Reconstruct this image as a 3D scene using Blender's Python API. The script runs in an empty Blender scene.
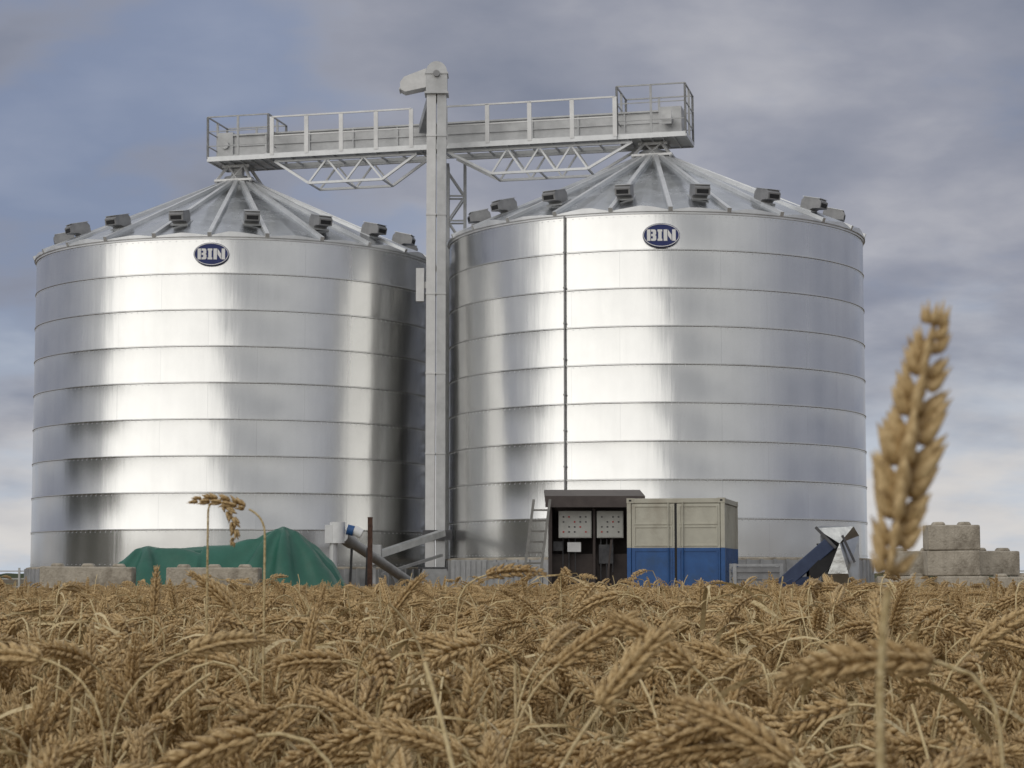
import bpy, math, random
from mathutils import Vector, Matrix, Euler
from mathutils import noise as mn
import numpy as np
random.seed(7)
D2R = math.radians
scene = bpy.context.scene
COL = scene.collection

# ------------------------------------------------------------------ materials
def new_mat(name):
    m = bpy.data.materials.new(name); m.use_nodes = True
    nt = m.node_tree
    for n in list(nt.nodes): nt.nodes.remove(n)
    out = nt.nodes.new('ShaderNodeOutputMaterial')
    b = nt.nodes.new('ShaderNodeBsdfPrincipled')
    nt.links.new(b.outputs[0], out.inputs[0])
    return m, nt, b
def N(nt, t, **kw):
    n = nt.nodes.new(t)
    for k, v in kw.items():
        if k in n.inputs: n.inputs[k].default_value = v
        else: setattr(n, k, v)
    return n
def ramp(nt, fac, stops):
    r = nt.nodes.new('ShaderNodeValToRGB')
    e = r.color_ramp.elements
    while len(e) < len(stops): e.new(0.5)
    for el, (p, c) in zip(e, stops):
        el.position = p
        el.color = (c[0], c[1], c[2], 1) if hasattr(c, '__len__') else (c, c, c, 1)
    nt.links.new(fac, r.inputs[0]); return r.outputs[0]
def noisy(name, c1, c2, scale=6, rough=0.7, metal=0.0, bump=0.15, bscale=30, coords='Object', dirt=None, detail=6, bdist=0.01, rough2=None):
    m, nt, b = new_mat(name)
    tc = nt.nodes.new('ShaderNodeTexCoord')
    n = N(nt, 'ShaderNodeTexNoise', Scale=scale, Detail=detail, Roughness=0.62)
    nt.links.new(tc.outputs[coords], n.inputs['Vector'])
    col = ramp(nt, n.outputs[0], [(0.32, c1), (0.68, c2)])
    if dirt:
        n3 = N(nt, 'ShaderNodeTexNoise', Scale=scale*0.35, Detail=8.0, Roughness=0.7)
        nt.links.new(tc.outputs[coords], n3.inputs['Vector'])
        f = ramp(nt, n3.outputs[0], [(0.48, 0), (0.66, 1)])
        mx = N(nt, 'ShaderNodeMix', data_type='RGBA')
        nt.links.new(f, mx.inputs[0]); nt.links.new(col, mx.inputs[6]); mx.inputs[7].default_value = (*dirt, 1)
        col = mx.outputs[2]
    nt.links.new(col, b.inputs['Base Color'])
    b.inputs['Metallic'].default_value = metal
    b.inputs['Roughness'].default_value = rough
    if rough2 is not None:
        rr = ramp(nt, n.outputs[0], [(0.3, rough), (0.7, rough2)])
        nt.links.new(rr, b.inputs['Roughness'])
    if bump:
        n2 = N(nt, 'ShaderNodeTexNoise', Scale=bscale, Detail=5.0)
        nt.links.new(tc.outputs[coords], n2.inputs['Vector'])
        bp = N(nt, 'ShaderNodeBump', Strength=bump, Distance=bdist)
        nt.links.new(n2.outputs[0], bp.inputs['Height'])
        nt.links.new(bp.outputs[0], b.inputs['Normal'])
    return m

def silo_metal():
    m, nt, b = new_mat('galvanised_sheet')
    uv = nt.nodes.new('ShaderNodeUVMap')
    br = nt.nodes.new('ShaderNodeTexBrick')
    br.offset = 0.5
    br.inputs['Color1'].default_value = (0, 0, 0, 1); br.inputs['Color2'].default_value = (1, 1, 1, 1)
    br.inputs['Mortar'].default_value = (0.5, 0.5, 0.5, 1)
    br.inputs['Scale'].default_value = 1.0
    br.inputs['Mortar Size'].default_value = 0.008
    br.inputs['Mortar Smooth'].default_value = 0.5
    br.inputs['Bias'].default_value = 0.0
    br.inputs['Brick Width'].default_value = 2.827
    br.inputs['Row Height'].default_value = 1.06
    nt.links.new(uv.outputs[0], br.inputs['Vector'])
    mp = nt.nodes.new('ShaderNodeMapping'); mp.inputs['Scale'].default_value = (1.4, 0.14, 1)
    nt.links.new(uv.outputs[0], mp.inputs[0])
    st = N(nt, 'ShaderNodeTexNoise', Scale=1.0, Detail=4.0, Roughness=0.5)
    nt.links.new(mp.outputs[0], st.inputs['Vector'])
    big = N(nt, 'ShaderNodeTexNoise', Scale=0.42, Detail=1.5)
    nt.links.new(uv.outputs[0], big.inputs['Vector'])
    fine = N(nt, 'ShaderNodeTexNoise', Scale=2.2, Detail=4.0, Roughness=0.55)
    nt.links.new(uv.outputs[0], fine.inputs['Vector'])
    def math_(op, a, bb, c=None):
        q = nt.nodes.new('ShaderNodeMath'); q.operation = op
        for i, x in enumerate((a, bb, c)):
            if x is None: continue
            if isinstance(x, (int, float)): q.inputs[i].default_value = x
            else: nt.links.new(x, q.inputs[i])
        return q.outputs[0]
    sep = nt.nodes.new('ShaderNodeSeparateColor'); nt.links.new(br.outputs['Color'], sep.inputs[0])
    sheet = sep.outputs[0]
    v = math_('MULTIPLY_ADD', sheet, 0.035, 0.52)
    v = math_('MULTIPLY_ADD', st.outputs[0], 0.14, v)
    v = math_('MULTIPLY_ADD', fine.outputs[0], 0.05, v)
    v = math_('MULTIPLY_ADD', br.outputs['Fac'], -0.07, v)
    cc = nt.nodes.new('ShaderNodeCombineColor')
    nt.links.new(v, cc.inputs[0]); nt.links.new(v, cc.inputs[1]); nt.links.new(math_('MULTIPLY', v, 0.985), cc.inputs[2])
    nt.links.new(cc.outputs[0], b.inputs['Base Color'])
    b.inputs['Metallic'].default_value = 1.0
    r = math_('MULTIPLY_ADD', sheet, 0.04, 0.15)
    r = math_('MULTIPLY_ADD', st.outputs[0], 0.13, r)
    nt.links.new(r, b.inputs['Roughness'])
    h = math_('MULTIPLY_ADD', big.outputs[0], 1.0, math_('MULTIPLY', st.outputs[0], 0.35))
    h = math_('MULTIPLY_ADD', sheet, 0.03, h)
    bp = N(nt, 'ShaderNodeBump', Strength=0.65, Distance=0.05)
    nt.links.new(h, bp.inputs['Height']); nt.links.new(bp.outputs[0], b.inputs['Normal'])
    return m

M = {}
M['wall'] = silo_metal()
M['galv'] = noisy('galvanised_steel', (0.48, 0.49, 0.50), (0.66, 0.67, 0.68), 3, 0.42, 0.75, 0.08, 20, rough2=0.55)
M['dullgalv'] = noisy('dull_galvanised_steel', (0.30, 0.305, 0.31), (0.45, 0.455, 0.46), 3, 0.5, 0.4, 0.08, 20, rough2=0.6)
M['roof'] = noisy('roof_steel', (0.42, 0.44, 0.46), (0.68, 0.70, 0.72), 0.9, 0.16, 1.0, 0.12, 2.5, rough2=0.34, bdist=0.05)
M['rib'] = noisy('roof_rib_steel', (0.62, 0.63, 0.64), (0.76, 0.77, 0.78), 2, 0.45, 0.6, 0.05, 8)
M['paintsteel'] = noisy('light_grey_steel', (0.42, 0.425, 0.43), (0.56, 0.565, 0.57), 2.2, 0.5, 0.3, 0.05, 30)
M['ventsteel'] = noisy('weathered_vent_steel', (0.20, 0.20, 0.205), (0.31, 0.31, 0.315), 3, 0.5, 0.3, 0.05, 30)
M['brightsteel'] = noisy('bright_trunk_steel', (0.55, 0.55, 0.55), (0.67, 0.67, 0.67), 2.2, 0.45, 0.3, 0.05, 30)
M['dsteel'] = noisy('dark_steel', (0.05, 0.05, 0.055), (0.11, 0.11, 0.115), 5, 0.55, 0.4, 0.1, 30)
M['black'] = noisy('dark_opening', (0.012, 0.012, 0.014), (0.02, 0.02, 0.022), 5, 0.8, 0, 0)
M['concrete'] = noisy('concrete', (0.35, 0.31, 0.25), (0.50, 0.45, 0.37), 5, 0.9, 0, 0.7, 22, dirt=(0.21, 0.18, 0.14), bdist=0.03)
M['brown'] = noisy('brown_panel', (0.042, 0.030, 0.028), (0.070, 0.054, 0.048), 3, 0.6, 0.0, 0.15, 12)
M['cream'] = noisy('cream_paint', (0.41, 0.395, 0.33), (0.50, 0.485, 0.405), 2.5, 0.6, 0, 0.1, 15, dirt=(0.33, 0.30, 0.24))
M['blue'] = noisy('blue_paint', (0.010, 0.065, 0.21), (0.018, 0.095, 0.29), 3, 0.5, 0, 0.1, 15, dirt=(0.022, 0.065, 0.15))
M['navy'] = noisy('navy_paint', (0.012, 0.025, 0.07), (0.03, 0.05, 0.11), 4, 0.45, 0.1, 0.1, 20)
M['logo'] = noisy('logo_blue', (0.008, 0.018, 0.11), (0.012, 0.025, 0.14), 4, 0.55, 0, 0)
M['signwhite'] = noisy('sign_white', (0.76, 0.76, 0.76), (0.82, 0.82, 0.82), 4, 0.5, 0, 0)
M['white'] = noisy('white_paint', (0.62, 0.62, 0.62), (0.74, 0.74, 0.74), 4, 0.5, 0, 0.03)
M['cabinet'] = noisy('cabinet_grey', (0.44, 0.44, 0.41), (0.54, 0.54, 0.51), 4, 0.5, 0, 0.03)
M['rust'] = noisy('rusty_steel', (0.045, 0.022, 0.016), (0.11, 0.055, 0.035), 14, 0.85, 0.1, 0.4, 50)
M['red'] = noisy('red_plastic', (0.45, 0.02, 0.02), (0.5, 0.03, 0.02), 4, 0.4, 0, 0)
M['tarp'] = noisy('green_tarpaulin', (0.013, 0.088, 0.058), (0.024, 0.135, 0.095), 0.9, 0.45, 0, 0.35, 3, bdist=0.06)
M['foil'] = noisy('bent_sheet', (0.42, 0.43, 0.43), (0.60, 0.61, 0.60), 2, 0.25, 1.0, 0.35, 1.8, rough2=0.4, bdist=0.1)
M['alu'] = noisy('aluminium', (0.13, 0.125, 0.115), (0.20, 0.195, 0.18), 6, 0.5, 0.2, 0)
M['hedge'] = noisy('far_hedge', (0.05, 0.07, 0.045), (0.11, 0.13, 0.08), 0.05, 0.9, 0, 0)
M['leaf'] = noisy('tree_foliage', (0.02, 0.035, 0.012), (0.05, 0.075, 0.025), 0.6, 0.8, 0, 0)
M['bark'] = noisy('tree_bark', (0.05, 0.04, 0.03), (0.09, 0.07, 0.05), 3, 0.9, 0, 0.4, 20)

def ground_mat():
    m, nt, b = new_mat('soil_and_stubble')
    tc = nt.nodes.new('ShaderNodeTexCoord')
    n = N(nt, 'ShaderNodeTexNoise', Scale=0.6, Detail=9.0, Roughness=0.7)
    nt.links.new(tc.outputs['Object'], n.inputs['Vector'])
    c = ramp(nt, n.outputs[0], [(0.3, (0.07, 0.045, 0.025)), (0.55, (0.13, 0.09, 0.05)), (0.75, (0.19, 0.15, 0.085))])
    n2 = N(nt, 'ShaderNodeTexNoise', Scale=0.01, Detail=3.0)
    nt.links.new(tc.outputs['Object'], n2.inputs['Vector'])
    f = ramp(nt, n2.outputs[0], [(0.5, 0), (0.6, 1)])
    mx = N(nt, 'ShaderNodeMix', data_type='RGBA'); mx.inputs[7].default_value = (0.13, 0.15, 0.06, 1)
    nt.links.new(f, mx.inputs[0]); nt.links.new(c, mx.inputs[6])
    nt.links.new(mx.outputs[2], b.inputs['Base Color'])
    b.inputs['Roughness'].default_value = 0.95
    bp = N(nt, 'ShaderNodeBump', Strength=0.7, Distance=0.05)
    n3 = N(nt, 'ShaderNodeTexNoise', Scale=9.0, Detail=6.0)
    nt.links.new(tc.outputs['Object'], n3.inputs['Vector'])
    nt.links.new(n3.outputs[0], bp.inputs['Height']); nt.links.new(bp.outputs[0], b.inputs['Normal'])
    return m
M['ground'] = ground_mat()

def wheat_mat(name, cols, tips):
    m, nt, b = new_mat(name)
    oi = nt.nodes.new('ShaderNodeObjectInfo')
    c = ramp(nt, oi.outputs['Random'], [(0.0, cols[0]), (0.35, cols[1]), (0.7, cols[2]), (1.0, cols[3])])
    tc = nt.nodes.new('ShaderNodeTexCoord')
    n = N(nt, 'ShaderNodeTexNoise', Scale=260.0, Detail=4.0, Roughness=0.7)
    nt.links.new(tc.outputs['Object'], n.inputs['Vector'])
    f = ramp(nt, n.outputs[0], [(0.42, 0.0), (0.66, 0.85)])
    mx = N(nt, 'ShaderNodeMix', data_type='RGBA'); mx.inputs[7].default_value = (*tips, 1)
    nt.links.new(f, mx.inputs[0]); nt.links.new(c, mx.inputs[6])
    f2 = ramp(nt, n.outputs[0], [(0.30, 0.7), (0.45, 0.0)])
    mx2 = N(nt, 'ShaderNodeMix', data_type='RGBA'); mx2.inputs[7].default_value = (0.10, 0.05, 0.018, 1)
    nt.links.new(f2, mx2.inputs[0]); nt.links.new(mx.outputs[2], mx2.inputs[6])
    nt.links.new(mx2.outputs[2], b.inputs['Base Color'])
    b.inputs['Roughness'].default_value = 0.62
    b.inputs['Specular IOR Level'].default_value = 0.3
    return m
M['ear'] = wheat_mat('ripe_wheat_ear', [(0.27, 0.167, 0.066), (0.38, 0.25, 0.108), (0.48, 0.34, 0.165), (0.32, 0.20, 0.082)], (0.68, 0.51, 0.28))
M['straw'] = wheat_mat('dry_straw', [(0.38, 0.28, 0.13), (0.50, 0.385, 0.19), (0.60, 0.48, 0.265), (0.42, 0.30, 0.145)], (0.68, 0.56, 0.34))

# ------------------------------------------------------------------ builder
class MB:
    def __init__(s): s.v = []; s.f = []; s.m = []
    def add(s, vs, fs, mi=0, mtx=None):
        o = len(s.v)
        for p in vs:
            p = Vector(p)
            if mtx is not None: p = mtx @ p
            s.v.append(tuple(p))
        for f in fs:
            s.f.append([i+o for i in f]); s.m.append(mi)
    def box(s, lo, hi, mi=0, mtx=None):
        x0, y0, z0 = lo; x1, y1, z1 = hi
        vs = [(x0,y0,z0),(x1,y0,z0),(x1,y1,z0),(x0,y1,z0),(x0,y0,z1),(x1,y0,z1),(x1,y1,z1),(x0,y1,z1)]
        s.add(vs, [(0,3,2,1),(4,5,6,7),(0,1,5,4),(1,2,6,5),(2,3,7,6),(3,0,4,7)], mi, mtx)
    def beam(s, a, b, w, h=None, mi=0):
        h = h or w
        a = Vector(a); b = Vector(b); d = b-a; L = d.length; d.normalize()
        up = Vector((0,0,1)) if abs(d.z) < 0.95 else Vector((0,1,0))
        x = d.cross(up).normalized(); y = x.cross(d).normalized()
        vs = []
        for p in (a, b):
            for sx, sy in ((-1,-1),(1,-1),(1,1),(-1,1)):
                vs.append(p + x*sx*w/2 + y*sy*h/2)
        s.add(vs, [(0,3,2,1),(4,5,6,7),(0,1,5,4),(1,2,6,5),(2,3,7,6),(3,0,4,7)], mi)
    def tube(s, a, b, r, n=16, mi=0, r2=None, cap=True):
        a = Vector(a); b = Vector(b); d = (b-a).normalized(); r2 = r if r2 is None else r2
        up = Vector((0,0,1)) if abs(d.z) < 0.95 else Vector((0,1,0))
        x = d.cross(up).normalized(); y = x.cross(d).normalized()
        vs = []
        for p, rr in ((a, r), (b, r2)):
            for i in range(n):
                t = 2*math.pi*i/n
                vs.append(p + x*math.cos(t)*rr + y*math.sin(t)*rr)
        fs = [(i, (i+1) % n, n+(i+1) % n, n+i) for i in range(n)]
        if cap: fs += [tuple(range(n-1, -1, -1)), tuple(range(n, 2*n))]
        s.add(vs, fs, mi)
    def prism(s, pts, y0, y1, mi=0, mtx=None):
        n = len(pts)
        vs = [(p[0], y0, p[1]) for p in pts] + [(p[0], y1, p[1]) for p in pts]
        fs = [tuple(range(n)), tuple(range(2*n-1, n-1, -1))] + [(i, n+i, n+(i+1) % n, (i+1) % n) for i in range(n)]
        s.add(vs, fs, mi, mtx)
    def lathe(s, prof, n, mi=0, closed=True):
        vs = []
        for (r, z) in prof:
            for i in range(n):
                t = 2*math.pi*i/n
                vs.append((r*math.cos(t), r*math.sin(t), z))
        fs = []
        for k in range(len(prof)-1):
            for i in range(n):
                j = (i+1) % n
                fs.append((k*n+i, k*n+j, (k+1)*n+j, (k+1)*n+i))
        s.add(vs, fs, mi)
    def mesh(s, name, mats, smooth=None):
        me = bpy.data.meshes.new(name)
        me.from_pydata(s.v, [], s.f); me.update()
        for m in mats: me.materials.append(m)
        me.polygons.foreach_set('material_index', s.m)
        if smooth:
            me.polygons.foreach_set('use_smooth', [True]*len(me.polygons))
            me.set_sharp_from_angle(angle=D2R(smooth))
        me.update()
        return me
def put(name, me, parent=None, loc=(0,0,0), rot=(0,0,0), bevel=0):
    o = bpy.data.objects.new(name, me); COL.objects.link(o)
    o.location = loc; o.rotation_euler = rot
    if parent: o.parent = parent
    if bevel:
        b = o.modifiers.new('bevel', 'BEVEL'); b.width = bevel; b.segments = 2; b.limit_method = 'ANGLE'
    return o
def top(name, label, cat, loc=(0,0,0), rot=(0,0,0), me=None, group=None):
    o = bpy.data.objects.new(name, me); COL.objects.link(o)
    o.location = loc; o.rotation_euler = rot
    o['label'] = label; o['category'] = cat
    if group: o['group'] = group
    return o
def fix(me):
    import bmesh
    bm = bmesh.new(); bm.from_mesh(me); bmesh.ops.recalc_face_normals(bm, faces=bm.faces); bm.to_mesh(me); bm.free()
    return me

# ------------------------------------------------------------------ ground
g = MB()
g.add([(-4000,-4000,0),(4000,-4000,0),(4000,4000,0),(-4000,4000,0)], [(0,1,2,3)])
go = put('ground', g.mesh('ground', [M['ground']])); go['kind'] = 'structure'

hb = MB()
rr = random.Random(3)
for seg in range(-70, 71):
    x = seg*14
    h = 1.5+rr.random()*1.8
    y = 1000+rr.uniform(-10, 10)
    pts = [(x-8, 0), (x-7, h*0.7), (x-3, h), (x+2, h*0.85), (x+6, h*0.95), (x+8, 0)]
    hb.prism(pts, y, y+8)
ho = put('hedgerow', fix(hb.mesh('hedgerow', [M['hedge']])))
ho['kind'] = 'stuff'; ho['label'] = 'low dark green hedge along the far horizon'; ho['category'] = 'hedge'

# belt of trees west of the yard (seen as dark reflections in the silo walls)
wb = MB(); rr = random.Random(5)
for k in range(9):
    ty = 32+k*4.6+rr.uniform(-1.2, 1.2); tx = -62+rr.uniform(-3, 3); H = rr.uniform(10, 14)
    wb.tube((tx,ty,0),(tx,ty,H*0.6),0.3,8,1,0.15)
    for i in range(640):
        u_ = Vector((rr.gauss(0,1), rr.gauss(0,1), rr.gauss(0,1))).normalized()*(rr.random()**0.33)
        c = Vector((tx+u_.x*3.2, ty+u_.y*3.2, H*0.53+u_.z*H*0.47))
        a = Vector((rr.gauss(0,1), rr.gauss(0,1), rr.gauss(0,1))).normalized(); b_ = a.orthogonal().normalized(); s_ = rr.uniform(0.35, 0.8)
        wb.add([c+a*s_, c+b_*s_, c-a*s_, c-b_*s_], [(0,1,2,3)], 0)
wo_ = put('woodland', wb.mesh('woodland', [M['leaf'], M['bark']])); wo_['kind'] = 'stuff'
wo_['label'] = 'belt of leafy trees beyond the field edge'; wo_['category'] = 'trees'

# ------------------------------------------------------------------ silos
R = 6.3
def bin_letters():
    b = MB()
    def bx(x0, z0, x1, z1): b.box((x0,-0.008,z0),(x1,0.0,z1))
    x = -0.395
    bx(x,0,x+0.095,0.32)
    x += 0.112
    b.prism([(x,0),(x+0.11,0),(x+0.145,0.035),(x+0.145,0.13),(x+0.12,0.16),(x+0.14,0.19),(x+0.14,0.285),(x+0.105,0.32),(x,0.32),(x,0.255),(x+0.05,0.255),(x+0.05,0.195),(x,0.195),(x,0.13),(x+0.05,0.13),(x+0.05,0.065),(x,0.065)], -0.008, 0)
    # slab I
    bx(-0.105,0,0.03,0.06); bx(-0.085,0.06,0.01,0.26); bx(-0.105,0.26,0.03,0.32)
    # N with stencil gaps
    x = 0.065
    bx(x,0,x+0.10,0.32); bx(x+0.235,0,x+0.335,0.32)
    b.prism([(x+0.116,0.32),(x+0.116,0.15),(x+0.219,0.0),(x+0.219,0.17)], -0.008, 0)
    return fix(b.mesh('lettering', [M['signwhite']]))
TXT = bin_letters()

def vent_mesh():
    b = MB()
    k = 0.95
    body = [(x*k, z*k) for x, z in [(-0.30,-0.16),(-0.30,0.18),(-0.22,0.30),(0.28,0.30),(0.38,0.22),(0.38,0.02),(0.12,-0.02),(0.06,-0.06),(0.06,-0.20)]]
    b.prism(body, -0.22, 0.22, 0)
    b.box((0.362,-0.17,0.05),(0.366,0.17,0.17), 1)
    b.box((-0.26,-0.23,0.286),(0.31,0.23,0.302), 2)
    b.box((-0.36,-0.27,-0.13),(0.14,0.27,-0.08), 2, Matrix.Rotation(D2R(9), 4, 'Y'))
    return fix(b.mesh('roof_vent', [M['ventsteel'], M['black'], M['galv']]))
VENT = vent_mesh()

def build_silo(cx, cy, eave, logo_z, logo_phi, vent_off, label, conduit=False):
    root = top('grain_silo', label, 'silo', (cx, cy, 0), group='galvanised grain silos')
    fa = math.atan2(-cy, -cx)
    nt_, th = 9, 1.06
    base = eave - nt_*th
    prof = [(R, base)]
    for k in range(1, nt_):
        z = base + k*th
        prof += [(R, z-0.030), (R+0.022, z-0.014), (R+0.022, z+0.008), (R+0.004, z+0.018)]
        prof += [(R, z+0.03)]
    prof += [(R, eave)]
    n = 192
    w = MB(); w.lathe(prof, n)
    me = w.mesh('wall', [M['wall']], 25)
    uvl = me.uv_layers.new(name='UVMap')
    for p in me.polygons:
        us = []
        for li in p.loop_indices:
            v = me.vertices[me.loops[li].vertex_index].co
            us.append((math.atan2(v.y, v.x) % (2*math.pi), v.z, li))
        mxu = max(u[0] for u in us)
        for u, z, li in us:
            if mxu > 6 and u < 1: u += 2*math.pi
            uvl.data[li].uv = (u*R, z-base)
    put('wall', me, root)
    bb = MB()
    for k in range(0, nt_+1):
        z = base + k*th
        if k == 0: z += 0.12
        if k == nt_: z -= 0.06
        nb = 200
        for i in range(nb):
            t = 2*math.pi*i/nb
            c, s_ = math.cos(t), math.sin(t)
            mt = Matrix.Translation((c*R, s_*R, z-0.060)) @ Matrix.Rotation(t, 4, 'Z')
            bb.box((0,-0.009,-0.009),(0.012,0.009,0.009), 0, mt)
    bo = put('bolt_row', bb.mesh('bolt_row', [M['galv']]), root); bo['kind'] = 'stuff'
    e = MB()
    e.lathe([(R-0.02, eave-0.06),(R+0.03, eave-0.06),(R+0.03, eave-0.01),(R+0.06, eave+0.0),(R+0.06, eave+0.045),(R-0.02, eave+0.06)], n)
    put('eave_trim', e.mesh('eave_trim', [M['rib']], 30), root)
    rise = 2.68; rn = 0.55
    ns = 24
    rb = MB()
    Ro = R+0.07; z0 = eave+0.04; z1 = eave+rise
    rrr = random.Random(int(eave*100))
    for i in range(ns):
        t0 = 2*math.pi*i/ns; t1 = 2*math.pi*(i+1)/ns
        tm = t0+(t1-t0)*(0.5+rrr.uniform(-0.16, 0.16)); bulge = rrr.uniform(0.06, 0.15)
        def P(r, t, dz=0):
            zz = z0+(Ro-r)/(Ro-rn)*(z1-z0)+dz
            return (r*math.cos(t), r*math.sin(t), zz)
        nq = 6
        up = []; lo = []
        for q in range(nq+1):
            t = t0+(t1-t0)*q/nq
            bz = bulge*(1-abs((t-tm)/((t1-tm) if t > tm else (tm-t0))))
            up.append(P(Ro, t, bz)); lo.append((Ro*math.cos(t), Ro*math.sin(t), eave+0.01))
        rb.add(up+lo, [(q, q+1, nq+2+q, nq+1+q) for q in range(nq)], 1)
        inner = [P(rn, t0+(t1-t0)*q/nq) for q in range(nq+1)]
        rb.add(up+inner, [(q, q+1, nq+2+q, nq+1+q) for q in range(nq)], 0)
        rb.beam(Vector(P(Ro+0.03,t0,0.04)), Vector(P(rn,t0,0.05)), 0.12, 0.12, 1)
    put('roof', fix(rb.mesh('roof', [M['roof'], M['rib']])), root)
    c = MB()
    c.lathe([(rn+0.12, z1-0.06),(rn+0.12, z1+0.08),(rn, z1+0.10),(rn*0.85, z1+0.26),(0.01, z1+0.28)], 32)
    put('roof_collar', c.mesh('roof_collar', [M['dullgalv']], 30), root)
    rv = 5.40
    zv = z0+(Ro-rv)/(Ro-rn)*(z1-z0)
    for i in range(16):
        t = fa + D2R(vent_off) + 2*math.pi*i/16
        put('roof_vent', VENT, root, (rv*math.cos(t), rv*math.sin(t), zv+0.18), (0, D2R(13), t))
    f = MB()
    f.lathe([(R+0.02, base-0.004),(R+0.14, base-0.03),(R+0.14, 0)], n)
    put('foundation', f.mesh('foundation', [M['concrete']], 30), root)
    sk = MB()
    nsk = 96
    for i in range(nsk):
        t = 2*math.pi*i/nsk
        sk.box((R+0.14,-0.05,0.0),(R+0.19,0.05,base-0.06), 0, Matrix.Rotation(t, 4, 'Z'))
    sk.lathe([(R+0.145, 0.0),(R+0.145, base-0.08)], n)
    put('base_skirt', sk.mesh('base_skirt', [M['dullgalv']]), root)
    t = fa + D2R(logo_phi)
    pl = MB(); k = 48
    pl.prism([(0.515*math.cos(2*math.pi*i/k), 0.335*math.sin(2*math.pi*i/k)) for i in range(k)], -0.02, 0.04, 0)
    plate = put('logo_sign', fix(pl.mesh('logo_sign', [M['logo']])), root,
                ((R+0.05)*math.cos(t), (R+0.05)*math.sin(t), logo_z), (0, 0, t+math.pi/2))
    rg = MB(); k = 64; vs = []
    for (a, b_) in ((0.500, 0.320), (0.482, 0.302)):
        for y in (-0.028, -0.021):
            vs += [(a*math.cos(2*math.pi*i/k), y, b_*math.sin(2*math.pi*i/k)) for i in range(k)]
    fs = []
    for (p, q) in ((0,1),(1,3),(3,2),(2,0)):
        fs += [(p*k+i, p*k+(i+1) % k, q*k+(i+1) % k, q*k+i) for i in range(k)]
    rg.add(vs, fs)
    put('sign_border', fix(rg.mesh('sign_border', [M['signwhite']])), plate)
    put('lettering', TXT, plate, (0.0, -0.0215, -0.16))
    if conduit:
        t = fa - D2R(23.5)
        cm = MB()
        cm.box((R+0.035,-0.018,base+1.0),(R+0.065,0.018,eave-0.02), 0)
        for z in range(3, 11): cm.box((R+0.02,-0.035,z),(R+0.07,0.035,z+0.04), 0)
        put('cable_conduit', cm.mesh('cable_conduit', [M['ventsteel']]), root, (0,0,0), (0,0,t))
    return root
LC = Vector((-8.78, 66.7, 0)); RC = Vector((4.39, 63.86, 0))
build_silo(LC.x, LC.y, 10.81, 10.30, -7, 4, 'round galvanised steel grain silo with conical roof, next to the elevator')
build_silo(RC.x, RC.y, 11.06, 10.39, 1.6, -9, 'round galvanised grain silo with vertical conduit behind the container', True)

# ------------------------------------------------------------------ conveyor bridge
u = (RC-LC); LEN = u.length; ang = math.atan2(u.y, u.x)
br = top('conveyor_bridge', 'light grey steel conveyor bridge with railings spanning both silo roofs', 'conveyor',
         (LC.x, LC.y, 14.22), (0, -D2R(0.6), ang))
t = MB()
t.box((-0.45,-0.26,0.24),(LEN+0.5,0.26,0.84))
s = -0.45
while s < LEN+0.55:
    t.box((s-0.025,-0.31,0.18),(s+0.025,0.31,0.90)); s += 1.45
t.box((-0.5,-0.33,0.84),(LEN+0.55,0.33,0.89)); t.box((-0.5,-0.33,0.19),(LEN+0.55,0.33,0.24)); t.box((-0.5,-0.30,0.50),(LEN+0.55,-0.26,0.54))
put('conveyor_trough', t.mesh('conveyor_trough', [M['paintsteel']]), br)
w = MB()
w.box((1.2,-1.02,-0.05),(LEN-1.0,-0.40,-0.02))
w.box((1.2,-1.05,-0.10),(LEN-1.0,-1.0,0.06)); w.box((1.2,-0.42,-0.12),(LEN-1.0,-0.36,0.0))
w.box((1.2,0.36,-0.12),(LEN-1.0,0.42,0.0))
s = 1.3
while s < LEN-1.0:
    w.box((s,-1.0,-0.11),(s+0.05,0.38,-0.055)); s += 0.7
put('walkway', w.mesh('walkway', [M['galv']]), br)
def rail_run(b, a, c, h, step=1.4, mids=(0.55,), w=0.04, pw=0.07):
    a = Vector(a); c = Vector(c); L = (c-a).length; n = max(1, round(L/step)); d = (c-a)/n
    for i in range(n+1):
        p = a+d*i; b.beam(p, p+Vector((0,0,h)), pw, w)
    b.beam(a+Vector((0,0,h)), c+Vector((0,0,h)), w)
    for m in mids: b.beam(a+Vector((0,0,h*m)), c+Vector((0,0,h*m)), w*0.7)
h = MB()
rail_run(h, (1.45,-1.04,0), (6.0,-1.04,0), 1.22, 1.25, (0.5,), 0.05, 0.13)
put('handrail', h.mesh('handrail', [M['brightsteel']]), br)
h = MB()
rail_run(h, (7.1,-1.04,0), (LEN-1.05,-1.04,0), 1.22, 1.25, (0.5,), 0.05, 0.13)
put('handrail', h.mesh('handrail', [M['brightsteel']]), br)
def truss(a, b_, dep, nbay):
    q = MB()
    for y in (-0.75, 0.42):
        q.beam((a,y,-0.15),(b_,y,-0.15),0.08)
        i0, i1 = a+(b_-a)*0.24, b_-(b_-a)*0.24
        q.beam((a,y,-0.15),(i0,y,-dep),0.075); q.beam((b_,y,-0.15),(i1,y,-dep),0.075); q.beam((i0,y,-dep),(i1,y,-dep),0.075)
        st = (i1-i0)/nbay
        for i in range(nbay):
            x = i0+i*st
            q.beam((x,y,-dep),(x+st/2,y,-0.15),0.055); q.beam((x+st/2,y,-0.15),(x+st,y,-dep),0.055)
    for x in (i0, i1, (i0+i1)/2):
        q.beam((x,-0.75,-dep),(x,0.42,-dep),0.05)
    return q.mesh('truss', [M['galv']])
put('truss', truss(1.45, 6.1, 0.90, 2), br); put('truss', truss(7.1, 12.9, 0.90, 3), br)
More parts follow.
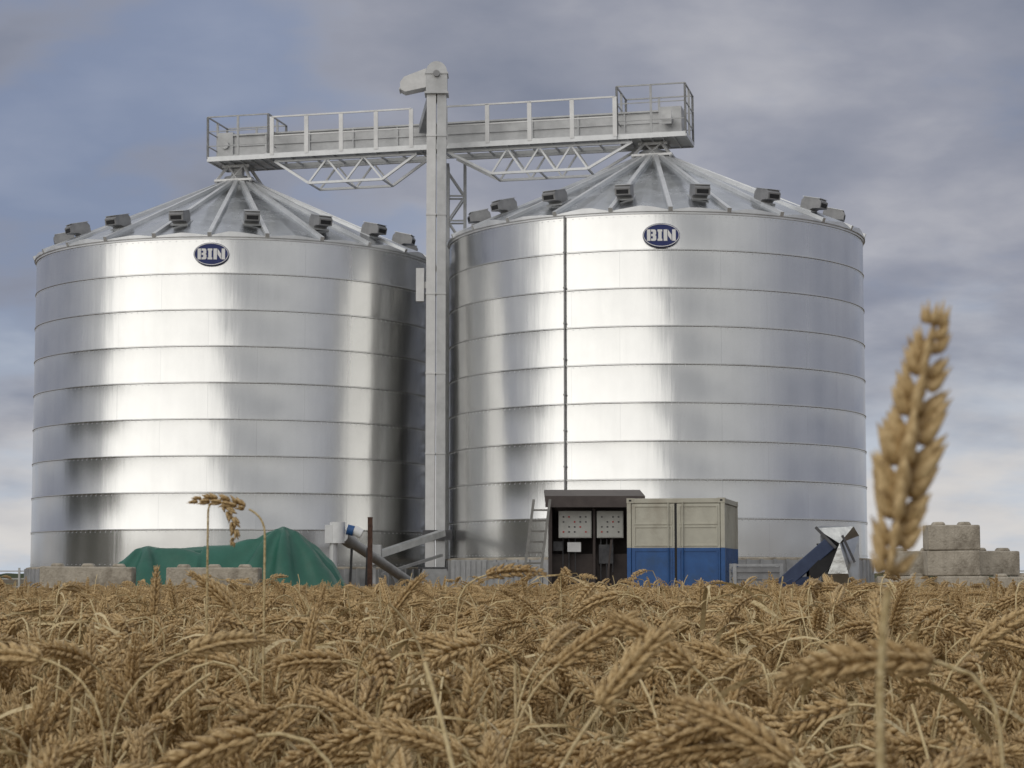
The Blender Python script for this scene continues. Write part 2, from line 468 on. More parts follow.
def platform(x0, x1, y0, y1, hgt):
    b = MB()
    b.box((x0,y0,-0.05),(x1,y1,-0.01))
    for yy in (y0, y1): b.box((x0,yy-0.03,-0.09),(x1,yy+0.03,0.06))
    for xx in (x0, x1): b.box((xx-0.03,y0,-0.085),(xx+0.03,y1,0.055))
    xx = x0+0.3
    while xx < x1: b.box((xx,y0,-0.10),(xx+0.05,y1,-0.055)); xx += 0.35
    p = put('platform', b.mesh('platform', [M['galv']]), br)
    hr = MB()
    rail_run(hr, (x0,y0,0), (x1,y0,0), hgt, 1.15, (0.3,0.65)); rail_run(hr, (x0,y1,0), (x1,y1,0), hgt, 1.15, (0.3,0.65))
    rail_run(hr, (x0,y0,0), (x0,y1,0), hgt, 1.1, (0.3,0.65)); rail_run(hr, (x1,y0,0), (x1,y1,0), hgt, 1.1, (0.3,0.65))
    put('handrail', hr.mesh('handrail', [M['dullgalv']]), p)
platform(-0.72, 1.30, -0.95, 0.85, 1.35)
platform(LEN-1.0, LEN+1.10, -0.95, 0.85, 1.55)
for cx, zz in ((0, -0.56), (LEN, -0.46)):
    b = MB()
    for sx in (-1, 1):
        for sy in (-1, 1):
            b.beam((cx+sx*0.25, sy*0.28, -0.08), (cx+sx*0.60, sy*0.60, zz-0.14), 0.08)
        b.beam((cx+sx*0.25,-0.29,-0.12),(cx-sx*0.15,-0.55,zz-0.10),0.05)
    for sy in (-1, 1):
        b.beam((cx-0.62,sy*0.60,zz-0.08),(cx+0.62,sy*0.60,zz-0.08),0.07)
        b.beam((cx-0.45,sy*0.32,-0.14),(cx+0.45,sy*0.32,-0.14),0.08)
    for sx in (-1, 1): b.beam((cx+sx*0.6,-0.6,zz-0.08),(cx+sx*0.6,0.6,zz-0.08),0.06)
    b.box((cx-0.13,-0.13,zz-0.1),(cx+0.13,0.13,0.22))
    put('support_frame', b.mesh('support_frame', [M['brightsteel']]), br)
b = MB()
b.box((LEN+0.2,-0.36,0.14),(LEN+0.9,0.36,0.98)); b.tube((LEN+0.5,-0.80,0.55),(LEN+0.5,-0.36,0.55),0.15)
b.box((LEN+0.36,-0.86,0.34),(LEN+0.66,-0.80,0.76))
put('drive_unit', b.mesh('drive_unit', [M['paintsteel']]), br)
b = MB()
b.box((-0.62,-0.34,0.1),(-0.1,0.34,0.96)); b.tube((-0.35,-0.36,0.55),(-0.35,-0.42,0.55),0.13)
put('tail_box', b.mesh('tail_box', [M['paintsteel']]), br)

# ------------------------------------------------------------------ bucket elevator
el = top('bucket_elevator', 'tall galvanised bucket elevator with rounded head standing between silos', 'elevator', (-2.28, 62.6, 0))
for dx, nm in ((-0.155, 0), (0.155, 1)):
    b = MB(); b.box((dx-0.138,-0.22,1.2),(dx+0.138,0.22,15.6))
    z = 2.2
    while z < 15.6:
        b.box((dx-0.150,-0.24,z),(dx+0.150,0.24,z+0.05)); z += 2.4
    put('trunk', b.mesh('trunk', [M['brightsteel'] if nm == 0 else M['paintsteel']]), el)
b = MB()
pts = [(-0.32,15.55),(0.32,15.55),(0.32,16.15)] + [(0.32*math.cos(a), 16.15+0.34*math.sin(a)) for a in [math.pi*i/12 for i in range(1, 12)]] + [(-0.32,16.15)]
b.prism(pts, -0.3, 0.3)
b.box((-0.36,-0.34,15.5),(0.36,0.34,15.56)); b.box((-0.35,-0.33,16.1),(0.35,0.33,16.16))
put('head', fix(b.mesh('head', [M['paintsteel']])), el)
b = MB(); b.tube((0.0,-0.40,16.1),(0.0,-0.3,16.1),0.10); put('shaft_bearing', b.mesh('shaft_bearing', [M['ventsteel']]), el)
b = MB()
b.prism([(-0.32,16.28),(-0.98,16.02),(-1.10,15.86),(-1.10,15.64),(-0.95,15.56),(-0.32,15.70)], -0.27, 0.27)
b.box((-1.13,-0.30,15.62),(-1.105,0.30,15.68))
put('discharge_hood', fix(b.mesh('discharge_hood', [M['white']])), el)
b = MB()
b.prism([(-0.45,0.1),(0.45,0.1),(0.45,0.9),(0.36,1.2),(-0.36,1.2),(-0.45,0.9)], -0.34, 0.34)
b.box((-0.5,-0.4,0),(0.5,0.4,0.1)); b.tube((0,-0.45,0.55),(0,-0.34,0.55),0.14)
put('boot', fix(b.mesh('boot', [M['dullgalv']])), el)
b = MB()
b.beam((-0.1,-0.1,15.5),(-0.5,2.3,14.95),0.28,0.28)
put('outlet_spout', b.mesh('outlet_spout', [M['dullgalv']]), el)
b = MB(); b.box((-0.60,-0.15,9.2),(-0.36,0.12,10.2)); b.box((-0.362,-0.05,9.6),(-0.29,0.05,9.8))
put('junction_box', b.mesh('junction_box', [M['brightsteel']]), el)
b = MB(); b.box((-0.36,-0.30,2.05),(0.50,-0.245,2.35)); put('bracket', b.mesh('bracket', [M['dsteel']]), el)
b = MB(); b.box((-0.5,-0.3,1.201),(0.5,0.3,1.26)); put('boot_flange', b.mesh('boot_flange', [M['dsteel']]), el)

lt = top('lattice_tower', 'square galvanised lattice mast standing in the gap between silos', 'tower', (-1.78, 66.6, 0))
b = MB(); wv = 0.27
for sx in (-wv, wv):
    for sy in (-wv, wv): b.box((sx-0.045, sy-0.045, 0), (sx+0.045, sy+0.045, 14.15))
put('leg', b.mesh('leg', [M['dullgalv']]), lt)
b = MB(); z = 0.3; k = 0
while z < 13.6:
    zz = z+0.8
    for y in (-wv, wv):
        b.beam((-wv,y,z),(wv,y,z),0.05); b.beam((-wv if k % 2 else wv, y, z),(wv if k % 2 else -wv, y, zz),0.05)
        b.beam((y,-wv,z),(y,wv,z),0.05); b.beam((y,-wv if k % 2 else wv, z),(y, wv if k % 2 else -wv, zz),0.05)
    z = zz; k += 1
put('brace', b.mesh('brace', [M['dullgalv']]), lt)

# ------------------------------------------------------------------ auger
au = top('grain_auger', 'galvanised tube auger with white and blue drive leaning beside the elevator', 'auger', (-2.4, 60, 0))
b = MB()
b.tube((0.05,0,0.45),(-1.75,-8.0,1.95),0.13)
b.tube((-1.62,-7.4,1.84),(-1.80,-8.15,1.98),0.17)
put('auger_tube', b.mesh('auger_tube', [M['dullgalv']], 30), au)
b = MB()
b.tube((-1.90,-8.1,1.80),(-1.90,-8.1,2.32),0.19,16)
b.box((-2.2,-8.25,1.80),(-2.02,-7.95,2.25))
put('drive_housing', b.mesh('drive_housing', [M['white']], 30), au)
b = MB(); b.tube((-2.0,-8.1,1.05),(-2.0,-8.1,1.8),0.10,12); put('drop_pipe', b.mesh('drop_pipe', [M['brightsteel']], 30), au)
b = MB()
b.tube((-1.66,-8.15,2.14),(-1.50,-8.15,2.10),0.13,14)
put('electric_motor', b.mesh('electric_motor', [M['blue']], 30), au)
b = MB(); b.tube((-1.50,-8.15,2.12),(-1.30,-8.15,2.02),0.12,14)
put('motor_cover', b.mesh('motor_cover', [M['white']], 30), au)
for x in (-1.6, -1.2):
    b = MB(); b.beam((x,-7.4,1.7),(x-0.1,-7.0,0),0.06)
    put('support_leg', b.mesh('support_leg', [M['dsteel']]), au)

ch = top('loading_chute', 'grey steel chute sloping up to the elevator leg', 'chute', (-2.3, 61.2, 0))
b = MB()
b.beam((0.25,0.6,2.25),(-1.5,-3.0,1.55),0.22,0.18)
put('chute', b.mesh('chute', [M['galv']]), ch)
b = MB()
b.beam((0.25,0.3,1.6),(-1.3,-2.6,1.05),0.08,0.08)
b.beam((-1.5,-3.0,1.55),(-1.5,-3.0,0.0),0.08); b.beam((-1.3,-2.6,1.5),(-0.6,-1.4,0.0),0.06)
put('support_frame', b.mesh('support_frame', [M['dullgalv']]), ch)
b = MB(); b.box((-1.72,-3.25,1.3),(-1.3,-2.85,1.85))
put('inlet_box', b.mesh('inlet_box', [M['dullgalv']]), ch, bevel=0.01)

b = MB(); b.box((-0.055,-0.055,0),(0.055,0.055,2.37)); b.box((-0.075,-0.075,0),(0.075,0.075,0.02)); b.box((-0.06,-0.06,2.36),(0.06,0.06,2.39))
top('steel_post', 'rusty brown steel post standing upright near the auger', 'post', (-3.37, 50, 0), me=b.mesh('steel_post', [M['rust']]))

# ------------------------------------------------------------------ concrete blocks
def block_mesh(L, H, W, knobs, seed):
    b = MB(); b.box((-L/2,-W/2,0),(L/2,W/2,H))
    for k in range(knobs):
        x = (k-(knobs-1)/2)*(L/knobs)
        b.prism([(x-0.15,H-0.01),(x+0.15,H-0.01),(x+0.10,H+0.07),(x-0.10,H+0.07)], -0.13, 0.13)
    return fix(b.mesh('concrete_block', [M['concrete']]))
BA = block_mesh(1.14, 0.55, 0.56, 2, 1); BB = block_mesh(2.0, 0.56, 0.6, 3, 2)
def block(me, x, y, z, yaw, label):
    o = top('concrete_block', label, 'concrete block', (x, y, z), (0, 0, D2R(yaw)), me, 'stacked concrete blocks')
    bv = o.modifiers.new('bevel', 'BEVEL'); bv.width = 0.035; bv.segments = 3; bv.limit_method = 'ANGLE'
    o.rotation_euler[1] = D2R(random.uniform(-0.6, 0.6))
    return o
Y = 46
lb = 'weathered beige concrete block stacked in the pile beside silo'
block(BA, 9.60, Y, 1.555, 3, 'single weathered concrete block on top of the stack')
block(BA, 9.60, Y, 1.0, -1, lb); block(BA, 10.62, Y+0.75, 1.0, 14, lb); block(BA, 8.95, Y+0.9, 1.0, -4, lb)
block(BA, 8.60, Y+0.35, 0.445, -7, lb); block(BA, 9.78, Y-0.05, 0.445, 1, lb); block(BA, 10.96, Y+0.1, 0.43, 4, lb); block(BA, 12.12, Y+0.2, 0.43, -3, lb); block(BA, 11.75, Y+1.1, 0.45, 5, lb)
for i, x in enumerate((8.5, 9.68, 10.86, 12.04)):
    block(BA, x, Y+0.3, -0.11 if i < 2 else -0.125, random.uniform(-3, 3), 'concrete block in the bottom row of the stack')
lb2 = 'long pale concrete block lying in front of green tarpaulin'
block(BB, -9.25, Y, 0.64, 1, lb2); block(BB, -6.45, Y-0.3, 0.62, -2, lb2)
block(BB, -9.3, Y, 0.06, 0, lb2); block(BB, -6.5, Y-0.3, 0.04, 0, lb2)

# ------------------------------------------------------------------ tarpaulin
nx, ny = 130, 60
vs = []
X0, X1, Y0, Y1 = -9.45, -3.75, 46.6, 50.2
prof = [(0,0.9),(0.08,1.30),(0.15,1.62),(0.19,1.68),(0.26,1.60),(0.40,1.66),(0.52,1.66),(0.62,1.82),(0.68,2.0),(0.735,2.13),(0.78,2.04),(0.86,1.70),(0.93,1.32),(1.0,0.7)]
def ph(t):
    for (a, va), (b_, vb) in zip(prof, prof[1:]):
        if t <= b_:
            k = (t-a)/(b_-a); k = k*k*(3-2*k)*0.4+k*0.6; return va+(vb-va)*k
    return prof[-1][1]
for j in range(ny+1):
    for i in range(nx+1):
        a = i/nx; c = j/ny
        x = X0+(X1-X0)*a; y = Y0+(Y1-Y0)*c
        edge = (1-abs(2*c-1)**1.6)**0.9 if 0 < c < 1 else 0
        z = ph(a)*edge
        px_ = -5.25 if a > 0.42 else -8.4
        an = math.atan2(y-48.4, x-px_)
        dd = math.hypot(x-px_, y-48.4)
        wv_ = math.sin(an*8+mn.noise(Vector((x*0.6, y*0.6, 2)))*2.0)
        f = 0.14*(abs(wv_)**0.7*(1 if wv_ > 0 else -1))*min(1, dd/1.0)
        f += mn.noise(Vector((x*0.9, y*0.7, 3)))*0.08
        z = max(0.0, z + f*min(1, z)*(1 if c < 0.45 else 0.35))
        vs.append((x, y, z))
fs = [(j*(nx+1)+i, j*(nx+1)+i+1, (j+1)*(nx+1)+i+1, (j+1)*(nx+1)+i) for j in range(ny) for i in range(nx)]
tb = MB(); tb.add(vs, fs)
top('tarpaulin', 'draped dark green tarpaulin covering a low heap', 'tarpaulin', me=tb.mesh('tarpaulin', [M['tarp']], 80))

# ------------------------------------------------------------------ container
ct = top('storage_container', 'small container, cream above and blue below, beside control shelter', 'container', (2.73, 50, 0.12), (0, 0, D2R(-12)))
W, L, H = 2.33, 3.0, 2.72
zb = 1.54
b = MB(); b.box((0.05,0.05,0.08),(W-0.05,L-0.05,zb),0); b.box((0.05,0.05,zb),(W-0.05,L-0.05,H-0.05),1)
for i in range(11):
    y = 0.22+i*0.25
    for xx in ((W-0.05, W-0.01), (0.01, 0.05)):
        b.box((xx[0],y,0.16),(xx[1],y+0.12,zb-0.002),0); b.box((xx[0],y,zb),(xx[1],y+0.12,H-0.16),1)
put('container_body', b.mesh('container_body', [M['blue'], M['cream']]), ct)
fr = MB()
for x in (0, W-0.10):
    for y in (0, L-0.10):
        fr.box((x,y,0.12),(x+0.10,y+0.10,zb),0); fr.box((x,y,zb),(x+0.10,y+0.10,H-0.12),1)
fr.box((0.10,0.0,H-0.12),(W-0.10,0.1,H-0.01),1); fr.box((0.10,0.0,0.02),(W-0.10,0.1,0.15),0)
for x in (0.0, W-0.1): fr.box((x,0.12,H-0.13),(x+0.1,L-0.12,H-0.01),1); fr.box((x,0.12,0.02),(x+0.1,L-0.12,0.14),0)
put('frame', fr.mesh('frame', [M['blue'], M['cream']]), ct, bevel=0.008)
for x in (0, W-0.16):
    for y in (0, L-0.16):
        for z in (0, H-0.12):
            c = MB(); c.box((x-0.006,y-0.006,z),(x+0.166,y+0.166,z+0.118))
            c.box((x+0.05,y-0.009,z+0.04),(x+0.11,y-0.005,z+0.08),1)
            put('corner_casting', c.mesh('corner_casting', [M['blue'] if z == 0 else M['cream'], M['black']]), ct)
for x0, x1 in ((0.12, W/2-0.03), (W/2+0.03, W-0.12)):
    d = MB(); d.box((x0,0.0,0.17),(x1,0.05,zb),0); d.box((x0,0.0,zb),(x1,0.05,H-0.14),1)
    for (zz0, zz1, mi) in ((0.22, zb-0.05, 0), (zb+0.04, 2.05, 1), (2.09, H-0.18, 1)):
        d.box((x0+0.05,-0.018,zz0),(x1-0.05,0.0,zz0+0.03),mi); d.box((x0+0.05,-0.018,zz1-0.03),(x1-0.05,0.0,zz1),mi)
        d.box((x0+0.05,-0.018,zz0+0.03),(x0+0.08,0.0,zz1-0.03),mi); d.box((x1-0.08,-0.018,zz0+0.03),(x1-0.05,0.0,zz1-0.03),mi)
    dd = put('door', d.mesh('door', [M['blue'], M['cream']]), ct)
    rx = x0+(x1-x0)*(0.86 if x0 < 0.5 else 0.14)
    r_ = MB(); r_.tube((rx,-0.04,0.14),(rx,-0.04,zb),0.016,8,0); r_.tube((rx,-0.04,zb),(rx,-0.04,H-0.1),0.016,8,1)
    put('locking_bar', r_.mesh('locking_bar', [M['blue'], M['cream']]), dd)
g_ = MB(); g_.box((W/2-0.03,0.01,0.16),(W/2+0.03,0.04,H-0.13)); put('door_gap', g_.mesh('door_gap', [M['black']]), ct)
for i, (x, y) in enumerate(((2.95, 50.1), (4.85, 49.75), (3.4, 52.6), (5.4, 52.2))):
    c = MB(); c.box((-0.2,-0.15,0),(0.2,0.15,0.118))
    top('timber_sleeper', 'short timber sleeper supporting the container', 'sleeper', (x, y, 0), (0,0,D2R(-12)), c.mesh('timber_sleeper', [M['brown']]), 'container sleepers')

# ------------------------------------------------------------------ control shelter
sh = top('control_shelter', 'dark brown open shelter with electrical control cabinets inside', 'shelter', (0.93, 52.6, 0))
W, Dp, H = 2.3, 1.6, 2.9
b = MB()
b.box((0,0,0),(0.07,Dp,H-0.1)); b.box((W-0.07,0,0),(W,Dp,H-0.1)); b.box((0.07,Dp-0.07,0),(W-0.07,Dp,H-0.1))
b.box((0.07,0.5,0),(W-0.07,0.56,1.55))
b.box((1.10,0.2,0),(1.16,0.5,H-0.2))
for x in (0.5, 1.5): b.box((x,0.46,0),(x+0.04,0.5,1.55))
put('wall', b.mesh('wall', [M['brown']]), sh)
b = MB()
b.prism([(-0.35,2.70),(-0.33,2.98),(Dp+0.2,3.22),(Dp+0.2,3.14),(-0.25,2.80),(-0.25,2.70)], -W-0.08, 0.10, 0, Matrix.Rotation(math.pi/2, 4, 'Z'))
put('roof', fix(b.mesh('roof', [M['brown']])), sh)
for (x0, x1, nm) in ((0.24, 1.06, 0), (1.20, 1.86, 1)):
    c = MB(); c.box((x0,0.15,1.95),(x1,0.4,2.62))
    c.box((x0+0.02,0.135,1.97),(x1-0.02,0.15,2.60))
    cb = put('control_cabinet', c.mesh('control_cabinet', [M['cabinet']]), sh)
    for r_ in range(4):
        for cc in range(5 if nm == 0 else 4):
            if (r_*3+cc*5+nm) % 4 != 3:
                s1 = MB(); x = x0+0.10+cc*0.14; z = 2.08+r_*0.125
                s1.box((x,0.122,z),(x+0.04,0.135,z+0.035), 0)
                put('switch', s1.mesh('switch', [M['dsteel'] if (r_+cc) % 4 else M['red']]), cb)
c = MB(); c.box((0.46,0.24,1.60),(0.80,0.255,1.84)); put('notice_sheet', c.mesh('notice_sheet', [M['white']]), sh)
for (a, b_) in (((0.10,0.28,1.62),(0.34,0.5,1.86)), ((1.25,0.28,1.3),(1.62,0.5,1.78))):
    c = MB(); c.box(a, b_); put('fuse_box', c.mesh('fuse_box', [M['dsteel']]), sh, bevel=0.01)
for i, x in enumerate((0.35,0.5,0.66,1.3,1.45,1.6)):
    c = MB(); c.tube((x,0.30,0.9+0.1*(i % 3)),(x,0.30,1.95),0.014,6)
    put('cable', c.mesh('cable', [M['dsteel']]), sh)
c = MB(); c.beam((1.35,-0.15,0.0),(1.55,-0.05,1.9),0.05); put('prop', c.mesh('prop', [M['brown']]), sh)

ld = top('ladder', 'narrow grey metal ladder leaning against the brown shelter', 'ladder', (0.16, 51.3, 0))
tp = Vector((0.38, 0.75, 2.88))
for dx in (0, 0.40):
    b = MB(); b.beam((dx,0,0), tp+Vector((dx,0,0)), 0.065, 0.07); put('rail', b.mesh('rail', [M['alu']]), ld)
for i in range(1, 11):
    b = MB(); p = tp*(i/11); b.beam(p, p+Vector((0.40,0,0)), 0.045); put('rung', b.mesh('rung', [M['alu']]), ld)

cr = top('ribbed_metal_crate', 'low grey ribbed metal crate on the ground by container', 'crate', (5.05, 48, 0))
b = MB(); b.box((0.03,0.03,0.05),(1.07,0.77,1.20))
for z in np.arange(0.12, 1.2, 0.16): b.box((0,0,z),(1.10,0.80,z+0.07))
put('crate_body', b.mesh('crate_body', [M['ventsteel']]), cr)
b = MB()
for x in (-0.02, 1.04):
    for y in (-0.02, 0.74): b.box((x,y,0),(x+0.08,y+0.08,1.28))
b.box((0.06,-0.01,1.22),(1.04,0.05,1.27))
put('frame', b.mesh('frame', [M['dullgalv']]), cr)

hp = top('intake_hopper', 'dark blue grain intake with folded shiny sheet metal hood', 'hopper', (6.0, 47, 0))
b = MB()
b.beam((0.0,0.3,0.75),(1.15,0.1,1.75),0.5,0.30)
b.prism([(-0.05,0.0),(0.95,0.0),(0.80,1.0),(0.25,0.95),(-0.05,0.8)], 0.0, 0.7)
put('chute', fix(b.mesh('chute', [M['navy']])), hp, bevel=0.015)
b = MB()
b.prism([(0.62,0.75),(1.28,1.40),(1.20,1.68),(0.85,1.72),(0.92,1.45),(0.62,1.15)], -0.10, 0.40)  # near-black solid; the shade inside the hood is put into its colour
put('dark_hood_interior', fix(b.mesh('dark_hood_interior', [M['black']])), hp)
b = MB()
V_ = [(0.78,0.0,2.06),(1.62,-0.05,2.10),(1.80,0.3,1.9),(1.72,0.1,0.0),(1.05,0.05,0.0),(1.02,-0.15,1.05),(1.28,-0.2,1.72),(0.95,0.45,2.12),(1.66,0.75,2.02),(1.7,0.7,0.0),(1.0,0.7,0.0),(1.46,-0.24,1.05)]
F_ = [(0,6,1),(6,2,1),(6,11,2),(11,3,2),(5,4,3,11),(6,5,11),(0,1,7),(1,8,7),(1,2,8),(2,3,9,8),(4,10,9,3),(7,8,9,10),(5,10,4),(6,10,5)]
b.add(V_, F_)
put('sheet_hood', b.mesh('sheet_hood', [M['foil']]), hp)
b = MB(); b.beam((0.78,-0.02,2.08),(1.2,-0.2,1.62),0.06); put('hood_rim', b.mesh('hood_rim', [M['dsteel']]), hp)
b = MB(); b.beam((1.35,-0.14,1.9),(1.62,-0.14,1.30),0.05); put('stay', b.mesh('stay', [M['dsteel']]), hp)
pn = MB(); pn.prism([(-0.35,0.0),(0.35,0.0),(0.33,1.62),(-0.30,1.58)], 0, 0.03)
pn.box((-0.33,-0.02,0.2),(0.33,0.0,0.26)); pn.box((-0.31,-0.02,1.2),(0.31,0.0,1.26))
top('sheet_metal_screen', 'upright ribbed steel sheet standing at the silo foot', 'metal sheet', (8.0, 50.5, 0), (0,0,D2R(8)), fix(pn.mesh('sheet_metal_screen', [M['dullgalv']])))

for i, (x, w_, h_) in enumerate(((-1.60,0.95,1.42),(-0.58,0.9,1.36))):
    b = MB(); b.box((0,0,0),(w_,0.03,h_))
    for k in range(7): b.box((0.05+k*(w_-0.12)/6,-0.03,0.02),(0.09+k*(w_-0.12)/6,0.0,h_-0.02))
    top('sheet_metal_screen', 'low ribbed sheet metal screen standing at silo foot', 'metal sheet', (x, 55.5, 0), (0,0,0), b.mesh('sheet_metal_screen', [M['dullgalv']]), 'sheet metal screens')

for (x, y) in ((22.6, 90), (-24.5, 92)):
    fn = top('wire_fence', 'pale post and rail fence beyond the yard', 'fence', (x, y, 0), group='field fences')
    for i in range(7):
        b = MB(); b.box((i*1.0-3-0.04,-0.04,0),(i*1.0-3+0.04,0.04,1.35)); put('post', b.mesh('post', [M['cabinet']]), fn)
    for z in (0.5, 0.85, 1.18):
        b = MB(); b.box((-3.2,0.04,z),(3.2,0.07,z+0.05)); put('rail', b.mesh('rail', [M['cabinet']]), fn)

# ------------------------------------------------------------------ wheat
def floret(b, p, d, a, c, L, ra, rc, seg, rings, mi=0, awn=0):
    p = Vector(p)
    vs = [p]
    for (t, k) in rings:
        q = p + d*(L*t)
        for i in range(seg):
            an = 2*math.pi*i/seg
            vs.append(q + a*(ra*k*math.cos(an)) + c*(rc*k*math.sin(an)))
    vs.append(p + d*(L+awn))
    fs = []; n = seg
    for i in range(n): fs.append((0, 1+(i+1) % n, 1+i))
    for r in range(len(rings)-1):
        for i in range(n):
            fs.append((1+r*n+i, 1+r*n+(i+1) % n, 1+(r+1)*n+(i+1) % n, 1+(r+1)*n+i))
    last = 1+(len(rings)-1)*n; tip = len(vs)-1
    for i in range(n): fs.append((last+i, last+(i+1) % n, tip))
    b.add(vs, fs, mi)

def plant(seed, bend, hgt=0.80, earL=0.085, hi=True, fat=1.0, roll=None, lean=None, neck=0.16, leaf=0, nsp=20, Lk=1.0, extra=8, stemr=1.0, awnk=1.0, openk=1.0, slim=1.0, fan=0.48, taper=0.0, basek=0.0):
    rr = random.Random(seed)
    stem = MB(); ear = MB()
    lean = rr.uniform(2, 7) if lean is None else lean
    roll = rr.uniform(0, math.pi) if roll is None else roll
    pts = []
    pos = Vector((0,0,0))
    wob = rr.uniform(-2, 2) if leaf != -1 else 0
    n_ = int((hgt+earL)/0.005)
    for i in range(n_+1):
        s_ = i*0.005
        k = min(1, max(0, (s_-(hgt-neck))/(neck)))
        k2 = max(0, (s_-hgt)/earL)
        k = k*k*(3-2*k)
        th = D2R(lean + wob*math.sin(s_*9) + (bend-lean)*(k*0.78) + (bend-lean)*0.22*k2 + (extra if bend > 30 else 3)*k2)
        t_ = Vector((math.sin(th), 0, math.cos(th)))
        pts.append((s_, pos.copy(), t_)); pos = pos + t_*0.005
    Bv = Vector((0,1,0))
    seg = 6 if hi else 3
    sp = [q for q in pts if q[0] <= hgt+0.001]
    step = max(1, int((0.02 if hi else 0.05)/0.005))
    if neck < 0.06: step = 1
    nk = int(neck/0.005)
    idx = list(range(0, max(1, len(sp)-nk), 20)) + list(range(max(1, len(sp)-nk), len(sp), max(1, step)))
    if idx[-1] != len(sp)-1: idx.append(len(sp)-1)
    ring = []
    for j in idx:
        s_, p, t_ = sp[j]; nrm = Vector((t_.z, 0, -t_.x))
        r_ = 0.0020*(1-0.35*s_/hgt)*(1 if hi else 1.3)*stemr
        for i in range(seg):
            a = 2*math.pi*i/seg
            ring.append(p + nrm*(math.cos(a)*r_) + Bv*(math.sin(a)*r_))
    fs = []
    for j in range(len(idx)-1):
        for i in range(seg):
            fs.append((j*seg+i, j*seg+(i+1) % seg, (j+1)*seg+(i+1) % seg, (j+1)*seg+i))
    stem.add(ring, fs)
    for _ in range(max(0, leaf)):
        s0 = rr.uniform(0.56, 0.73)*hgt/0.8; az = rr.uniform(0, 6.28)
        j = min(len(pts)-1, int(s0/0.005)); p = pts[j][1].copy()
        el_ = D2R(rr.uniform(40, 80)); LL = rr.uniform(0.10, 0.20); n2 = 9; wv = rr.uniform(0.002, 0.0045)
        vs = []; q = p; tw = rr.uniform(-4, 4)
        for i in range(n2+1):
            f_ = i/n2; e2 = el_-f_*f_*D2R(rr.uniform(90, 160))
            d = Vector((math.cos(az)*math.cos(e2), math.sin(az)*math.cos(e2), math.sin(e2)))
            sd = Vector((-math.sin(az+tw*f_), math.cos(az+tw*f_), 0.6*math.sin(tw*f_*3)))*wv*(1-f_**2*0.9)
            vs += [q-sd, q+sd]; q = q+d*(LL/n2)
        stem.add(vs, [(2*i, 2*i+1, 2*i+3, 2*i+2) for i in range(n2)])
    ep = [q for q in pts if q[0] >= hgt-0.002]
    rings_hi = [(0.10, 0.70), (0.38, 1.0), (0.72, 0.66)]; rings_lo = [(0.4, 1.0)]
    for k in range(nsp):
        f_ = k/(nsp-1)
        j = min(len(ep)-1, int(f_*0.90*(len(ep)-1)))
        _, p, t_ = ep[j]; nrm = Vector((t_.z, 0, -t_.x))
        S = Bv*math.cos(roll) + nrm*math.sin(roll); F = t_.cross(S)
        sd = 1 if k % 2 else -1
        sz = (0.62+0.48*math.sin(math.pi*min(1, f_*0.92+0.16)))*fat*rr.uniform(0.92, 1.08)*(1-taper*max(0, f_-0.45))*(1-basek*max(0, (0.3-f_)/0.3))
        open_ = D2R(rr.uniform(27, 38))*(1-0.6*max(0, (f_-0.7)/0.3))*openk if k < nsp-1 else 0
        base = p + S*(sd*0.0016*fat)
        if hi:
            for ff in (-1, 0, 1):
                op = open_*(1.0 if ff == 0 else 0.62)
                d = (t_*math.cos(op) + S*(sd*math.sin(op)) + F*(ff*fan*(1-0.5*max(0,(f_-0.7)/0.3)))).normalized()
                a = d.cross(F if ff == 0 else S).normalized(); c = d.cross(a).normalized()
                floret(ear, base+F*(ff*0.0018*fat)+t_*(0.0015*rr.random()), d, a, c, 0.0108*sz*Lk*(1.1 if ff == 0 else 0.95), 0.0026*sz*slim, 0.0022*sz*slim, 6, rings_hi, 0, rr.uniform(0.0015, 0.005)*fat*Lk*awnk)
        else:
            for ff in (-1, 1):
                d = (t_*math.cos(open_) + S*(sd*math.sin(open_)) + F*(ff*0.35)).normalized()
                a = d.cross(F).normalized(); c = d.cross(a).normalized()
                floret(ear, base, d, a, c, 0.0145*sz, 0.0030*sz, 0.0030*sz, 4, rings_lo)
    return stem, ear

hi_bends = [8, 16, 28, 50, 85, 110, 135, 150, 65, 38, 125, 22]
stemsM = []
src = bpy.data.collections.new('wheat_sources')
def join(stem, ear, name, smooth):
    b = MB(); b.add(stem.v, stem.f, 0); b.add(ear.v, ear.f, 1)
    me = b.mesh(name, [M['straw'], M['ear']])
    if smooth: me.polygons.foreach_set('use_smooth', [True]*len(me.polygons))
    return me
for i, bd in enumerate(hi_bends):
    st_, er_ = plant(100+i, bd, neck=0.06+0.012*(i % 4), leaf=(1, 0, 1, 0)[i % 4], fat=1.12+0.06*(i % 3), earL=0.080+0.005*(i % 4), nsp=19)
    sm = st_.mesh('wheat_plant', [M['straw']]); em = er_.mesh('ear', [M['ear']])
    for q in (sm, em): q.polygons.foreach_set('use_smooth', [True]*len(q.polygons))
    top_z = max(v[2] for v in er_.v)
    stemsM.append((sm, em, top_z))
    o = bpy.data.objects.new('v%02d_near' % i, join(st_, er_, 'wheat_near', True)); src.objects.link(o)
NHE = len(hi_bends)
for i in range(4):
    st_, er_ = plant(150+i, (4, 15, 40, 80)[i], neck=0.14, leaf=2, nsp=0, earL=0.01, stemr=1.1, lean=(2, 12, 20, 8)[i])
    stemsM.append((None, None, max(v[2] for v in st_.v)))
    o = bpy.data.objects.new('v%02d_near' % (NHE+i), join(st_, er_, 'wheat_near', True)); src.objects.link(o)
NH = NHE+4
lo_top = []
LOB = [12, 40, 75, 105, 130, 25, 8, 30]
